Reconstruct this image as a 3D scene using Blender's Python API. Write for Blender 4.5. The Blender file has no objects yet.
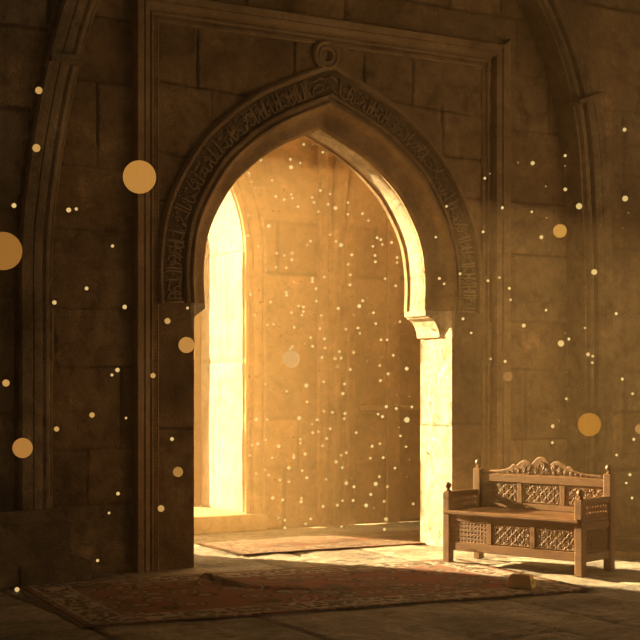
import bpy, math, random
import numpy as np
from mathutils import Vector, Matrix
random.seed(7); RNG = np.random.default_rng(7)
SC = bpy.context.scene; COL = SC.collection
PI = math.pi

# ------------------------------------------------------------------ helpers
def link(o): COL.objects.link(o); return o
def mesh_obj(name, verts, faces, mat, parent=None, smooth=False, attrs=None):
    me = bpy.data.meshes.new(name)
    me.from_pydata([tuple(v) for v in verts], [], [tuple(f) for f in faces])
    me.materials.append(mat)
    if smooth: me.polygons.foreach_set('use_smooth', [True]*len(me.polygons))
    if attrs:
        for k, a in attrs.items():
            at_ = me.attributes.new(k, 'FLOAT', 'POINT'); at_.data.foreach_set('value', np.asarray(a, dtype=np.float32))
    me.update()
    o = link(bpy.data.objects.new(name, me))
    if parent: o.parent = parent
    return o
def tag(o, label=None, cat=None, group=None, kind=None):
    if label: o['label'] = label
    if cat: o['category'] = cat
    if group: o['group'] = group
    if kind: o['kind'] = kind
    return o
def empty(name, loc=(0,0,0), rz=0):
    o = link(bpy.data.objects.new(name, None)); o.location = loc; o.rotation_euler = (0,0,rz); o.empty_display_size = .1
    return o

class MB:
    def __init__(s): s.v=[]; s.f=[]; s.M=Matrix.Identity(4)
    def add(s, vs, fs):
        b=len(s.v); s.v += [tuple(s.M @ Vector(v)) for v in vs]; s.f += [tuple(i+b for i in f) for f in fs]
    def box(s, x0,x1,y0,y1,z0,z1, c=.004):
        # box with chamfered edges: three nested rectangles top & bottom
        c=min(c,(x1-x0)*.4,(y1-y0)*.4,(z1-z0)*.4)
        rings=[]
        for z,i in ((z0,c),(z0+c,0),(z1-c,0),(z1,c)):
            a,b,d,e=x0+i,x1-i,y0+i,y1-i
            k=c
            rings.append([(a+k,d,z),(b-k,d,z),(b,d+k,z),(b,e-k,z),(b-k,e,z),(a+k,e,z),(a,e-k,z),(a,d+k,z)])
        vs=[p for r in rings for p in r]; fs=[tuple(reversed(range(8))), tuple(range(24,32))]
        for r in range(3):
            for j in range(8):
                k=(j+1)%8; fs.append((r*8+j, r*8+k, r*8+8+k, r*8+8+j))
        s.add(vs,fs)
    def tube(s, pts, r, n=6, flat=1.0, closed=False):
        pts=[Vector(p) for p in pts]; N=len(pts); vs=[]; fs=[]
        for i,p in enumerate(pts):
            if closed: t=pts[(i+1)%N]-pts[i-1]
            else: t=pts[min(i+1,N-1)]-pts[max(i-1,0)]
            if t.length<1e-9: t=Vector((1,0,0))
            t.normalize(); y=Vector((0,1,0)); a=t.cross(y)
            if a.length<1e-3: a=Vector((1,0,0))
            a.normalize(); b=t.cross(a)
            rr=r[i] if hasattr(r,'__len__') else r
            for k in range(n):
                w=2*PI*k/n; vs.append(p+a*(rr*math.cos(w))+b*(rr*flat*math.sin(w)))
        for i in range(N if closed else N-1):
            j=(i+1)%N
            for k in range(n):
                l=(k+1)%n; fs.append((i*n+k,i*n+l,j*n+l,j*n+k))
        if not closed: fs += [tuple(reversed(range(n))), tuple(range((N-1)*n,N*n))]
        s.add(vs,fs)
    def lathe(s, prof, c, n=16):
        vs=[];fs=[]
        for r,z in prof:
            for k in range(n):
                w=2*PI*k/n; vs.append((c[0]+r*math.cos(w),c[1]+r*math.sin(w),c[2]+z))
        for i in range(len(prof)-1):
            for k in range(n):
                l=(k+1)%n; fs.append((i*n+k,i*n+l,i*n+n+l,i*n+n+k))
        fs += [tuple(reversed(range(n))), tuple(range((len(prof)-1)*n,len(prof)*n))]
        s.add(vs,fs)
    def ball(s, c, r, n=6, m=4, sy=1):
        vs=[(c[0],c[1],c[2]+r)]; fs=[]
        for i in range(1,m):
            a=PI*i/m
            for k in range(n):
                w=2*PI*k/n; vs.append((c[0]+r*math.sin(a)*math.cos(w),c[1]+sy*r*math.sin(a)*math.sin(w),c[2]+r*math.cos(a)))
        vs.append((c[0],c[1],c[2]-r)); L=len(vs)-1
        for k in range(n): fs.append((0,1+k,1+(k+1)%n))
        for i in range(m-2):
            for k in range(n):
                l=(k+1)%n; fs.append((1+i*n+k,1+(i+1)*n+k,1+(i+1)*n+l,1+i*n+l))
        for k in range(n): fs.append((1+(m-2)*n+k, L, 1+(m-2)*n+(k+1)%n))
        s.add(vs,fs)
    def prism(s, poly, y0, y1):      # poly in (x,z), extruded along y
        n=len(poly); vs=[(x,y0,z) for x,z in poly]+[(x,y1,z) for x,z in poly]
        fs=[tuple(range(n)),tuple(reversed(range(n,2*n)))]+[(i,i+n,(i+1)%n+n,(i+1)%n) for i in range(n)]
        s.add(vs,fs)
    def build(s, name, mat, parent=None, smooth=False): return mesh_obj(name, s.v, s.f, mat, parent, smooth)

# ------------------------------------------------------------------ materials
def mat_new(name):
    m=bpy.data.materials.new(name); m.use_nodes=True; nt=m.node_tree; nt.nodes.clear()
    out=nt.nodes.new('ShaderNodeOutputMaterial'); b=nt.nodes.new('ShaderNodeBsdfPrincipled'); nt.links.new(b.outputs[0],out.inputs[0])
    return m,nt,b
def N(nt,t,**kw):
    n=nt.nodes.new(t)
    for k,v in kw.items():
        if k in n.inputs: n.inputs[k].default_value=v
        else: setattr(n,k,v)
    return n
def ramp(nt,src,stops):
    r=nt.nodes.new('ShaderNodeValToRGB'); e=r.color_ramp.elements
    while len(e)<len(stops): e.new(.5)
    for i,(p,c) in enumerate(stops): e[i].position=p; e[i].color=(*c,1)
    nt.links.new(src,r.inputs[0]); return r.outputs[0]
def mix(nt,f,a,b,mode='MIX'):
    m=nt.nodes.new('ShaderNodeMix'); m.data_type='RGBA'; m.blend_type=mode
    for s,i in ((f,0),(a,6),(b,7)):
        if hasattr(s,'links'): nt.links.new(s,m.inputs[i])
        elif i==0: m.inputs[0].default_value=s
        else: m.inputs[i].default_value=(*s,1)
    return m.outputs[2]
def mathn(nt,op,a,b=None):
    m=nt.nodes.new('ShaderNodeMath'); m.operation=op
    for s,i in ((a,0),(b,1)):
        if s is None: continue
        if hasattr(s,'links'): nt.links.new(s,m.inputs[i])
        else: m.inputs[i].default_value=s
    return m.outputs[0]

def stone(name, dark, mid, light, stain=.5, bump=.5, scale=1.0, rough=.9):
    m,nt,b=mat_new(name)
    tc=N(nt,'ShaderNodeTexCoord'); co=tc.outputs['Object']
    n1=N(nt,'ShaderNodeTexNoise',Scale=.9*scale,Detail=8,Roughness=.62); nt.links.new(co,n1.inputs['Vector'])
    n2=N(nt,'ShaderNodeTexNoise',Scale=7*scale,Detail=8,Roughness=.7); nt.links.new(co,n2.inputs['Vector'])
    n3=N(nt,'ShaderNodeTexNoise',Scale=55*scale,Detail=4,Roughness=.6); nt.links.new(co,n3.inputs['Vector'])
    base=ramp(nt,n1.outputs[0],[(.32,dark),(.5,mid),(.68,light)])
    sp=ramp(nt,n2.outputs[0],[(.3,(.45,.43,.4)),(.52,(1,1,1)),(.72,(1.25,1.2,1.12))])
    c=mix(nt,stain,base,sp,'MULTIPLY')
    at1=N(nt,'ShaderNodeAttribute',attribute_name='tint'); at2=N(nt,'ShaderNodeAttribute',attribute_name='joint')
    tr=ramp(nt,at1.outputs['Fac'],[(0,(1,1,1)),(.5,(.78,.74,.7)),(1,(1.22,1.15,1.05))])
    c=mix(nt,1.0,c,tr,'MULTIPLY')
    c=mix(nt,mathn(nt,'MULTIPLY',at2.outputs['Fac'],.95),c,(dark[0]*.35,dark[1]*.33,dark[2]*.3))
    fine=ramp(nt,n3.outputs[0],[(.3,(.75,.74,.72)),(.6,(1.08,1.08,1.08))]); c=mix(nt,.6,c,fine,'MULTIPLY')
    n5=N(nt,'ShaderNodeTexNoise',Scale=2.6*scale,Detail=10,Roughness=.75,Distortion=.4); nt.links.new(co,n5.inputs['Vector'])
    pl=ramp(nt,n5.outputs[0],[(.36,(.5,.47,.43)),(.45,(.95,.95,.95)),(.56,(1,1,1)),(.63,(1.45,1.42,1.36))]); c=mix(nt,stain,c,pl,'MULTIPLY')
    vs_=N(nt,'ShaderNodeTexVoronoi',Scale=16*scale); nt.links.new(co,vs_.inputs['Vector'])
    sp2=ramp(nt,vs_.outputs[0],[(.06,(.45,.42,.38)),(.2,(1,1,1))]); c=mix(nt,stain*.6,c,sp2,'MULTIPLY')
    nt.links.new(c,b.inputs['Base Color']); b.inputs['Roughness'].default_value=rough
    b.inputs['Specular IOR Level'].default_value=.25
    h=mathn(nt,'ADD',mathn(nt,'MULTIPLY',n2.outputs[0],1.0),mathn(nt,'MULTIPLY',n3.outputs[0],.3))
    vo=N(nt,'ShaderNodeTexVoronoi',Scale=23*scale); nt.links.new(co,vo.inputs['Vector'])
    pit=ramp(nt,vo.outputs[0],[(0,(0,0,0)),(.22,(1,1,1))]); h=mathn(nt,'ADD',h,mathn(nt,'MULTIPLY',pit,.25))
    bp=N(nt,'ShaderNodeBump',Strength=bump,Distance=.035); nt.links.new(h,bp.inputs['Height']); nt.links.new(bp.outputs[0],b.inputs['Normal'])
    return m
M={}
M['wall']=stone('stone_wall',(.20,.135,.075),(.39,.265,.145),(.54,.385,.22),.9,.9)
M['trim']=stone('stone_trim',(.24,.155,.085),(.40,.27,.15),(.52,.37,.22),.6,.5,1.3)
M['band_dark']=stone('stone_band_dark',(.10,.066,.038),(.18,.12,.07),(.25,.175,.105),.4,.3)  # ground behind the lettering, toned darker for contrast
M['carved']=stone('stone_carved',(.34,.23,.13),(.46,.32,.19),(.56,.41,.25),.3,.3)
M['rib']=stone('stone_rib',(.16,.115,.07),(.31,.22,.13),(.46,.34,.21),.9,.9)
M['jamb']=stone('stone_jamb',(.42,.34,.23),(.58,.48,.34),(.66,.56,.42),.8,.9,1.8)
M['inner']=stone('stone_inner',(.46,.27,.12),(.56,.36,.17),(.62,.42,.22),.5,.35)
M['reveal']=stone('stone_reveal',(.30,.25,.19),(.38,.33,.26),(.44,.39,.32),.7,.5)
M['floor']=stone('stone_floor',(.26,.225,.18),(.48,.43,.35),(.68,.61,.5),.9,1.0,1.6,.8)

def wood(name, a, b_, rough=.45):
    m,nt,b=mat_new(name); tc=N(nt,'ShaderNodeTexCoord')
    mp=N(nt,'ShaderNodeMapping'); mp.inputs['Scale'].default_value=(3,14,14); nt.links.new(tc.outputs['Object'],mp.inputs[0])
    n=N(nt,'ShaderNodeTexNoise',Scale=3,Detail=8,Roughness=.65,Distortion=.6); nt.links.new(mp.outputs[0],n.inputs['Vector'])
    c=ramp(nt,n.outputs[0],[(.3,a),(.7,b_)]); nt.links.new(c,b.inputs['Base Color']); b.inputs['Roughness'].default_value=rough
    bp=N(nt,'ShaderNodeBump',Strength=.25,Distance=.004); nt.links.new(n.outputs[0],bp.inputs['Height']); nt.links.new(bp.outputs[0],b.inputs['Normal'])
    return m
M['wood']=wood('bench_wood',(.10,.040,.010),(.21,.095,.026))
M['wood_dark']=wood('panel_wood',(.05,.02,.006),(.10,.044,.014),.6)
M['wood_carve']=wood('carved_wood',(.14,.06,.017),(.26,.125,.038),.6)

def rug_mat(name, hx, hy, reds):
    # worn oriental carpet: borders from the distance to the edge, field of medallions and vines
    m,nt,b=mat_new(name); tc=N(nt,'ShaderNodeTexCoord'); co=tc.outputs['Object']
    nz=N(nt,'ShaderNodeTexNoise',Scale=9,Detail=5); nt.links.new(co,nz.inputs['Vector'])
    sep=N(nt,'ShaderNodeSeparateXYZ'); nt.links.new(co,sep.inputs[0])
    ax=mathn(nt,'ABSOLUTE',sep.outputs[0]); ay=mathn(nt,'ABSOLUTE',sep.outputs[1])
    dx=mathn(nt,'SUBTRACT',hx,ax); dy=mathn(nt,'SUBTRACT',hy,ay); d=mathn(nt,'MINIMUM',dx,dy)
    vo=N(nt,'ShaderNodeTexVoronoi',Scale=4.2,feature='F1'); nt.links.new(co,vo.inputs['Vector'])
    vo2=N(nt,'ShaderNodeTexVoronoi',Scale=17); nt.links.new(co,vo2.inputs['Vector'])
    wv=N(nt,'ShaderNodeTexWave',Scale=5,Distortion=9,Detail=3); wv.inputs['Detail Scale'].default_value=2.2; nt.links.new(co,wv.inputs['Vector'])
    r0,r1,navy,cream,brown=reds
    field=ramp(nt,vo.outputs[0],[(.0,navy),(.13,cream),(.19,r0),(.34,r1),(.38,cream),(.42,brown),(.5,navy),(.6,r1)])
    vine=ramp(nt,wv.outputs[0],[(.44,(0,0,0)),(.5,(1,1,1)),(.56,(0,0,0))]); field=mix(nt,mathn(nt,'MULTIPLY',vine,.6),field,cream)
    small=ramp(nt,vo2.outputs[0],[(.0,cream),(.2,r0),(.34,navy),(.5,brown),(.6,cream)])
    bw=ramp(nt,d,[(0,(0,0,0)),(.04,(0,0,0)),(.045,(1,1,1)),(.33,(1,1,1)),(.335,(0,0,0))])
    c=mix(nt,bw,field,small)
    ln=ramp(nt,d,[(.05,(0,0,0)),(.06,(1,1,1)),(.075,(1,1,1)),(.085,(0,0,0)),(.3,(0,0,0)),(.31,(1,1,1)),(.33,(1,1,1)),(.34,(0,0,0))])
    c=mix(nt,mathn(nt,'MULTIPLY',ln,.7),c,cream)
    n2=N(nt,'ShaderNodeTexNoise',Scale=2.2,Detail=8,Roughness=.7); nt.links.new(co,n2.inputs['Vector'])
    wear=ramp(nt,n2.outputs[0],[(.45,(0,0,0)),(.6,(1,1,1))]); c=mix(nt,mathn(nt,'MULTIPLY',wear,.6),c,(brown[0]*1.7,brown[1]*1.7,brown[2]*1.7))
    n4=N(nt,'ShaderNodeTexNoise',Scale=120,Detail=2); nt.links.new(co,n4.inputs['Vector'])
    c=mix(nt,.5,c,ramp(nt,n4.outputs[0],[(.3,(.55,.55,.55)),(.7,(1.3,1.3,1.3))]),'MULTIPLY')
    nt.links.new(c,b.inputs['Base Color']); b.inputs['Roughness'].default_value=.95; b.inputs['Specular IOR Level'].default_value=.1
    bp=N(nt,'ShaderNodeBump',Strength=.8,Distance=.012); nt.links.new(mathn(nt,'ADD',n4.outputs[0],nz.outputs[0]),bp.inputs['Height']); nt.links.new(bp.outputs[0],b.inputs['Normal'])
    return m

def glow(name, col, strength, alpha=1.0):
    m=bpy.data.materials.new(name); m.use_nodes=True; nt=m.node_tree; nt.nodes.clear()
    out=nt.nodes.new('ShaderNodeOutputMaterial'); e=N(nt,'ShaderNodeEmission'); e.inputs[0].default_value=(*col,1); e.inputs[1].default_value=strength
    if alpha<1:
        t=N(nt,'ShaderNodeBsdfTransparent'); mx=N(nt,'ShaderNodeMixShader')
        mx.inputs[0].default_value=alpha
        nt.links.new(t.outputs[0],mx.inputs[1]); nt.links.new(e.outputs[0],mx.inputs[2]); nt.links.new(mx.outputs[0],out.inputs[0])
    else: nt.links.new(e.outputs[0],out.inputs[0])
    m.cycles.emission_sampling='NONE'
    return m

# ------------------------------------------------------------------ camera and the place's coordinates
# x runs along the doorway wall, y into the room beyond it, z up; the wall's face is y = 0
CU,CV,HZ,F=-5.24,-11.19,1.6,1400.0
ca,sa=math.cos(math.radians(30)),.5
cam=bpy.data.cameras.new('camera'); camo=link(bpy.data.objects.new('camera',cam))
camo.location=(CU,CV,HZ); camo.rotation_euler=(PI/2,0,math.radians(-30))
cam.sensor_width=36; cam.lens=36*F/640; cam.shift_y=65/640; cam.clip_end=200
SC.camera=camo
def at(x,y,v):
    a=(x-320)/F; t=(v-CV)/(ca-sa*a); return (CU+t*(ca*a+sa), v, HZ+t*(385-y)/F), t
def fl(x,y):
    Z=HZ*F/(y-385); X=(x-320)/F*Z; return (CU+ca*X+sa*Z, CV-sa*X+ca*Z)

# ------------------------------------------------------------------ masonry
def vnoise(x,y,s,seed):
    # smooth value noise on a lattice
    r=np.random.default_rng(seed); T=r.random((97,97)); X=x/s; Y=y/s
    xi=np.floor(X).astype(int); yi=np.floor(Y).astype(int); fx=X-xi; fy=Y-yi; fx=fx*fx*(3-2*fx); fy=fy*fy*(3-2*fy)
    g=lambda a,b: T[a%97,b%97]
    return (g(xi,yi)*(1-fx)+g(xi+1,yi)*fx)*(1-fy)+(g(xi,yi+1)*(1-fx)+g(xi+1,yi+1)*fx)*fy
def fbm(x,y,s,seed,o=4):
    t=0;a=.5
    for i in range(o): t=t+a*vnoise(x,y,s/2**i,seed+i); a*=.5
    return t
def ashlar(u,z,u0,z0,hs,wmin,wmax,seed):
    # returns the distance to the nearest joint and a tint per block, rows of height hs (cycled)
    r=random.Random(seed); d=np.full(u.shape,9.); tint=np.zeros(u.shape)
    wob=.02*(fbm(u,z,.5,seed+50)-.5); uu=u+wob; zz=z+.02*(fbm(u,z,.6,seed+60)-.5)
    zt=z0; k=0; zmax=float(z.max())+.5; umax=float(u.max())+.5
    while zt<zmax:
        h=hs[k%len(hs)]*(1+r.uniform(-.12,.12)); row=(zz>=zt)&(zz<zt+h)
        d=np.minimum(d,np.abs(zz-zt))
        x=u0-r.uniform(0,wmax)
        while x<umax:
            w=r.uniform(wmin,wmax); m=row&(uu>=x)&(uu<x+w); tint[m]=r.random()
            if r.random()<.9: d=np.where(row,np.minimum(d,np.abs(uu-x)),d)
            x+=w
        zt+=h; k+=1
    return d,tint
def surface(name, A, B, place, mat, keep=None, relief=None, kind='structure', parent=None, holes=True):
    # a grid over coordinates A x B; place(a,b,h) -> x,y,z arrays
    a,b=np.meshgrid(A,B,indexing='ij'); h=np.zeros(a.shape); J=np.zeros(a.shape); T=np.zeros(a.shape)
    if relief: h,J,T=relief(a,b)
    x,y,z=place(a,b,h); V=np.stack([x,y,z],-1).reshape(-1,3); nb=len(B); na=len(A)
    i,j=np.meshgrid(np.arange(na-1),np.arange(nb-1),indexing='ij'); q=(i*nb+j)
    F4=np.stack([q,q+nb,q+nb+1,q+1],-1).reshape(-1,4)
    if keep is not None:
        am=(a[:-1,:-1]+a[1:,1:])/2; bm_=(b[:-1,:-1]+b[1:,1:])/2; F4=F4[keep(am,bm_).reshape(-1)]
    used=np.unique(F4); mp=np.full(len(V),-1); mp[used]=np.arange(len(used)); V=V[used]; F4=mp[F4]
    me=bpy.data.meshes.new(name); me.vertices.add(len(V)); me.vertices.foreach_set('co',V.reshape(-1).astype(np.float32))
    me.loops.add(F4.size); me.loops.foreach_set('vertex_index',F4.reshape(-1).astype(np.int32))
    me.polygons.add(len(F4)); me.polygons.foreach_set('loop_start',(np.arange(len(F4))*4).astype(np.int32))
    me.polygons.foreach_set('use_smooth',np.ones(len(F4),dtype=bool))
    me.update(calc_edges=True); me.validate()
    for k,v in (('joint',J),('tint',T)):
        t=me.attributes.new(k,'FLOAT','POINT'); t.data.foreach_set('value',v.reshape(-1)[used].astype(np.float32))
    me.materials.append(mat); o=link(bpy.data.objects.new(name,me))
    if parent: o.parent=parent
    if kind: o['kind']=kind
    return o
def masonry(hs,wmin,wmax,seed,depth=.024,rough=.028,jw=.010,z0=0,u0=-6,extra=None):
    def f(u,z):
        d,t=ashlar(u,z,u0,z0,hs,wmin,wmax,seed)
        n=fbm(u,z,.35,seed+9,5); big=fbm(u,z,1.3,seed+19,3)
        fade=np.clip((fbm(u,z,.8,seed+33)-.28)*5,.35,1)          # joints worn or filled in places
        J=np.exp(-(d/jw)**2)*fade
        chip=np.clip((n-.62)*8,0,1)*np.exp(-(d/.07)**2)
        h=-depth*J-rough*(n-.5)-.015*(big-.5)+(t-.5)*.006-.02*chip
        if extra:
            dd=extra(u,z); e=np.exp(-(dd/.008)**2)*.8; h=h-.02*e; J=np.maximum(J,e)
        return h,J*(.6+.4*n),t*.9
    return f
def lines(u0,u1,step,*must):
    a=list(np.arange(u0,u1,step))+[u1]+list(must); a=np.unique(np.round(a,4)); keep=[a[0]]
    for x in a[1:]:
        if x-keep[-1]<step*.35:
            if any(abs(x-m)<1e-4 for m in must): keep[-1]=x
            continue
        keep.append(x)
    return np.array(keep)

UC=1.326; JH=1.382; SPR=2.33; TH=.55; BV=2.5
# doorway arch, half outline (distance from the axis, height), smoothed
half=[(1.19,2.33),(1.2,2.6),(1.172,2.87),(1.115,3.06),(1.01,3.26),(.885,3.44),(.755,3.565),(.63,3.67),(.46,3.785),(.24,3.895),(0,4.0)]
def catmull(P,n):
    P=[np.array(p,float) for p in P]; P=[2*P[0]-P[1]]+P+[2*P[-1]-P[-2]]; o=[]
    for i in range(1,len(P)-2):
        for k in range(n):
            t=k/n; a,b,c,d=P[i-1:i+3]
            o.append(.5*((2*b)+(c-a)*t+(2*a-5*b+4*c-d)*t*t+(3*b-a-3*c+d)*t**3))
    o.append(P[-2]); return o
hp=catmull(half,5)
PATH=[(UC-x,z) for x,z in hp]+[(UC+x,z) for x,z in reversed(hp[:-1])]     # left foot, apex, right foot
def offset(path,d,closed=False):
    n=len(path); out=[]
    for i in range(n):
        p=np.array(path[i]); a=p-np.array(path[i-1]) if (i>0 or closed) else None
        b=np.array(path[(i+1)%n])-p if (i<n-1 or closed) else None
        a=b if a is None else a; b=a if b is None else b
        a=a/np.linalg.norm(a); b=b/np.linalg.norm(b)
        na=np.array((-a[1],a[0])); nb=np.array((-b[1],b[0])); m=(na+nb); m/=np.linalg.norm(m)
        out.append(tuple(p+m*d/max(.35,m@na)))
    return out
def hw_at(off):
    o=offset(PATH,off); k=len(hp); L=o[:k]; z=np.array([p[1] for p in L]); h=np.array([UC-p[0] for p in L]); idx=np.argsort(z)
    return lambda zz: np.interp(zz,z[idx],h[idx],left=h[idx][0],right=-1)
def sweep(name,path,prof,mat,parent=None,closed=False,smooth=True,caps=True,y0=0,only=None):
    # prof: (distance outward from the path, y)
    rows=[[(x,y+y0,z) for x,z in offset(path,d,closed)] for d,y in prof]; n=len(path); vs=[p for r in rows for p in r]; fs=[]
    m=len(prof)
    for r in range(m-1):
        for i in (range(n if closed else n-1) if only is None else [only]):
            j=(i+1)%n; fs.append((r*n+i,r*n+j,(r+1)*n+j,(r+1)*n+i))
    if caps and not closed and only is None: fs += [tuple(r*n for r in range(m)), tuple(r*n+n-1 for r in reversed(range(m)))]
    if only is not None:
        us=sorted({i for f in fs for i in f}); mp={v:i for i,v in enumerate(us)}; vs=[vs[i] for i in us]; fs=[tuple(mp[i] for i in f) for f in fs]
    o=mesh_obj(name,vs,fs,mat,parent)
    if smooth:
        me=o.data; me.polygons.foreach_set('use_smooth',[True]*len(me.polygons)); me.set_sharp_from_angle(angle=math.radians(32))
    return o

# --- doorway wall
hwc=hw_at(.51)
def keep_door(u,z):
    return ~(((np.abs(u-UC)<JH)&(z<SPR)) | ((z>=SPR)&(np.abs(u-UC)<hwc(z))))
def segdist(u,z,segs):
    d=np.full(u.shape,9.)
    for a,b,c,e in segs:
        L=(c-a)**2+(e-b)**2; t=np.clip(((u-a)*(c-a)+(z-b)*(e-b))/L,0,1); d=np.minimum(d,np.hypot(u-a-t*(c-a),z-b-t*(e-b)))
    return d
U=lines(-1.75,4.75,.0135,UC-JH,UC+JH); Z=lines(0,5.6,.0135,SPR)
# stone courses seen in the spandrels and beside the frame
segs=[(-.4,4.23,.35,4.2),(-.02,4.73,-.02,4.22),(.35,4.2,1.0,4.22),(-.4,3.62,.12,3.56),(.12,3.56,.12,4.2),(.12,3.95,.6,3.95),(.6,3.95,.6,4.22),(.95,4.73,.95,4.2),
      (-.4,3.2,.0,3.2),(0,3.2,0,3.58),(1.7,4.73,1.7,4.3),(1.55,4.33,3.07,4.24),(2.25,4.31,2.25,4.73),(2.6,4.3,2.6,3.85),(2.2,3.84,3.07,3.82),(2.5,3.84,2.5,3.4),(2.6,3.45,3.07,3.43)]
main_r=masonry([.62,.48,.7,.55],.55,1.25,3)
def door_relief(u,z):
    h,J,T=main_r(u,z)
    sp=(u>-.42)&(u<3.08)&(z>2.35)&(z<4.78)
    d=segdist(u+.015*(fbm(u,z,.3,5)-.5),z+.015*(fbm(u,z,.3,6)-.5),segs)
    n=fbm(u,z,.35,12,5); e=np.exp(-(d/.009)**2)*np.clip((fbm(u,z,.5,61)-.2)*4,.5,1)
    h2=-.025*e-.022*(n-.5)-.03*np.clip((n-.6)*6,0,1)*np.exp(-(d/.05)**2); h=np.where(sp,h2,h); J=np.where(sp,e,J); T=np.where(sp,.25+.5*vnoise(u,z,.7,77),T)
    pan=(u>-.42)&(u<3.08)&(z<2.35)
    j2=np.exp(-(np.abs(z-1.22+.02*(n-.5))/.01)**2); h=np.where(pan,-.016*j2-.02*(n-.5),h); J=np.where(pan,j2,J); T=np.where(pan,.4,T)
    edge=np.clip((np.abs(u-UC)-JH)/.03,0,1); edge=np.where(z<SPR,edge,1)
    return h*edge,J,T
o=surface('wall_front',U,Z,lambda a,b,h:(a,-h,b),M['wall'],keep_door,door_relief)
wall_front=o
# rear face of the same wall, in the room beyond
U2=lines(-1.75,6.4,.06,UC-JH,UC+JH); Z2=lines(0,7,.06,SPR)
surface('wall_front',lines(-1.75,4.75,.1),lines(5.6,7,.1),lambda a,b,h:(a,0*a,b),M['wall'],None,None,None,wall_front)
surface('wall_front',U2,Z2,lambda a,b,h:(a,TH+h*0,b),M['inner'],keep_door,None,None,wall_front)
# jamb reveals (rough dressed blocks) and the arch's intrados band come as part of the doorway
def jamb(sx):
    J=lines(0,TH,.02); Zj=lines(0,SPR,.02)
    def rel(a,b):
        n=fbm(a,b,.16,21+sx,5); n2=fbm(a,b,.5,31+sx,3); d=np.minimum(np.abs(b-1.2),np.abs(b-.1)+(.02))
        j=np.exp(-(d/.009)**2); e=np.clip(np.minimum(a,TH-a)/.03,0,1)*np.clip((SPR-b)/.02,0,1)
        return (-.012*j-.035*(n-.5)-.02*(n2-.5))*e,j*e,np.full(a.shape,.15)
    x=UC+sx*JH
    surface('wall_front',J,Zj,lambda a,b,h:(x-sx*h,a,b),M['jamb'],None,rel,None,wall_front)
jamb(1); jamb(-1)

# --- doorway arch (thing): ring, inscription, bead rows, medallion
arch=empty('carved_arch',(UC,0,SPR)); tag(arch,'carved stone arch ring with an inscription band around the tall doorway','arch')
def unparent_fix(o,root):  # keep world place while parenting
    o.parent=root; o.matrix_parent_inverse=Matrix.Translation(root.location).inverted(); return o
ring_prof=[(.0,TH+.01),(.0,TH-.04),(.012,TH-.045),(.016,TH-.075),(.02,.235),(.014,.22),(.0,.215),(-.002,.19),(.02,.155),(.028,.15),(.07,.14),(.115,.115),(.15,.075),(.168,.03),(.172,.0),(.186,-.02),(.2,-.03),(.213,-.02),(.216,-.005),(.232,-.008),(.236,-.03),(.262,-.034),(.268,-.0),(.276,.012),(.282,.014),(.44,.014),(.446,.012),(.452,-.0),(.458,-.04),(.484,-.05),(.49,-.034),(.5,-.03),(.505,.03)]
rs_=lambda d: d if d<.2 else .2+(d-.2)*1.13
r=sweep('arch_ring',PATH,[(rs_(d),y) for d,y in ring_prof],M['trim'],None); unparent_fix(r,arch)
lit=sweep('intrados',PATH,[(.019,TH-.08),(.010,TH-.1),(.013,.42),(.009,.35),(.013,.26),(.02,.236)],M['jamb']); unparent_fix(lit,arch); lit['label']='pale inner face of the arch, bright in the sun'
o=sweep('band_field',PATH,[(rs_(.275),.003),(rs_(.36),.005),(rs_(.447),.003)],M['band_dark']); unparent_fix(o,arch); o['label']='dark recessed ground of the inscription'
# the band's path as a function of arc length
base=offset(PATH,0); P_=np.array(base); seg=np.linalg.norm(np.diff(P_,axis=0),axis=1); S_=np.concatenate([[0],np.cumsum(seg)]); LEN=S_[-1]
OFFS={}
def ring_pt(s,d,y=0):
    # s in 0..LEN along the inner outline
    lo=round(d,3)
    if lo not in OFFS: OFFS[lo]=np.array(offset(PATH,lo))
    o=OFFS[lo]; return (float(np.interp(s,S_,o[:,0])),y,float(np.interp(s,S_,o[:,1])))
def ring_pt2(s,d,y):
    a=ring_pt(s,rs_(.28),y); b=ring_pt(s,rs_(.44),y); t=(d-.28)/.16
    return (a[0]+(b[0]-a[0])*t,y,a[2]+(b[2]-a[2])*t)
ins=MB(); rs=random.Random(11)
def stroke(pts,r=.0062):
    ins.tube([ring_pt2(min(max(s,.012),LEN-.012),.287+d*.146,-.004) for s,d in pts],r*1.25,5,1.5)
s=.05
def arcpts(cs,cd,rs_,rd,a0,a1,n=7): return [(cs+rs_*math.cos(a0+(a1-a0)*i/n),cd+rd*math.sin(a0+(a1-a0)*i/n)) for i in range(n+1)]
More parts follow.
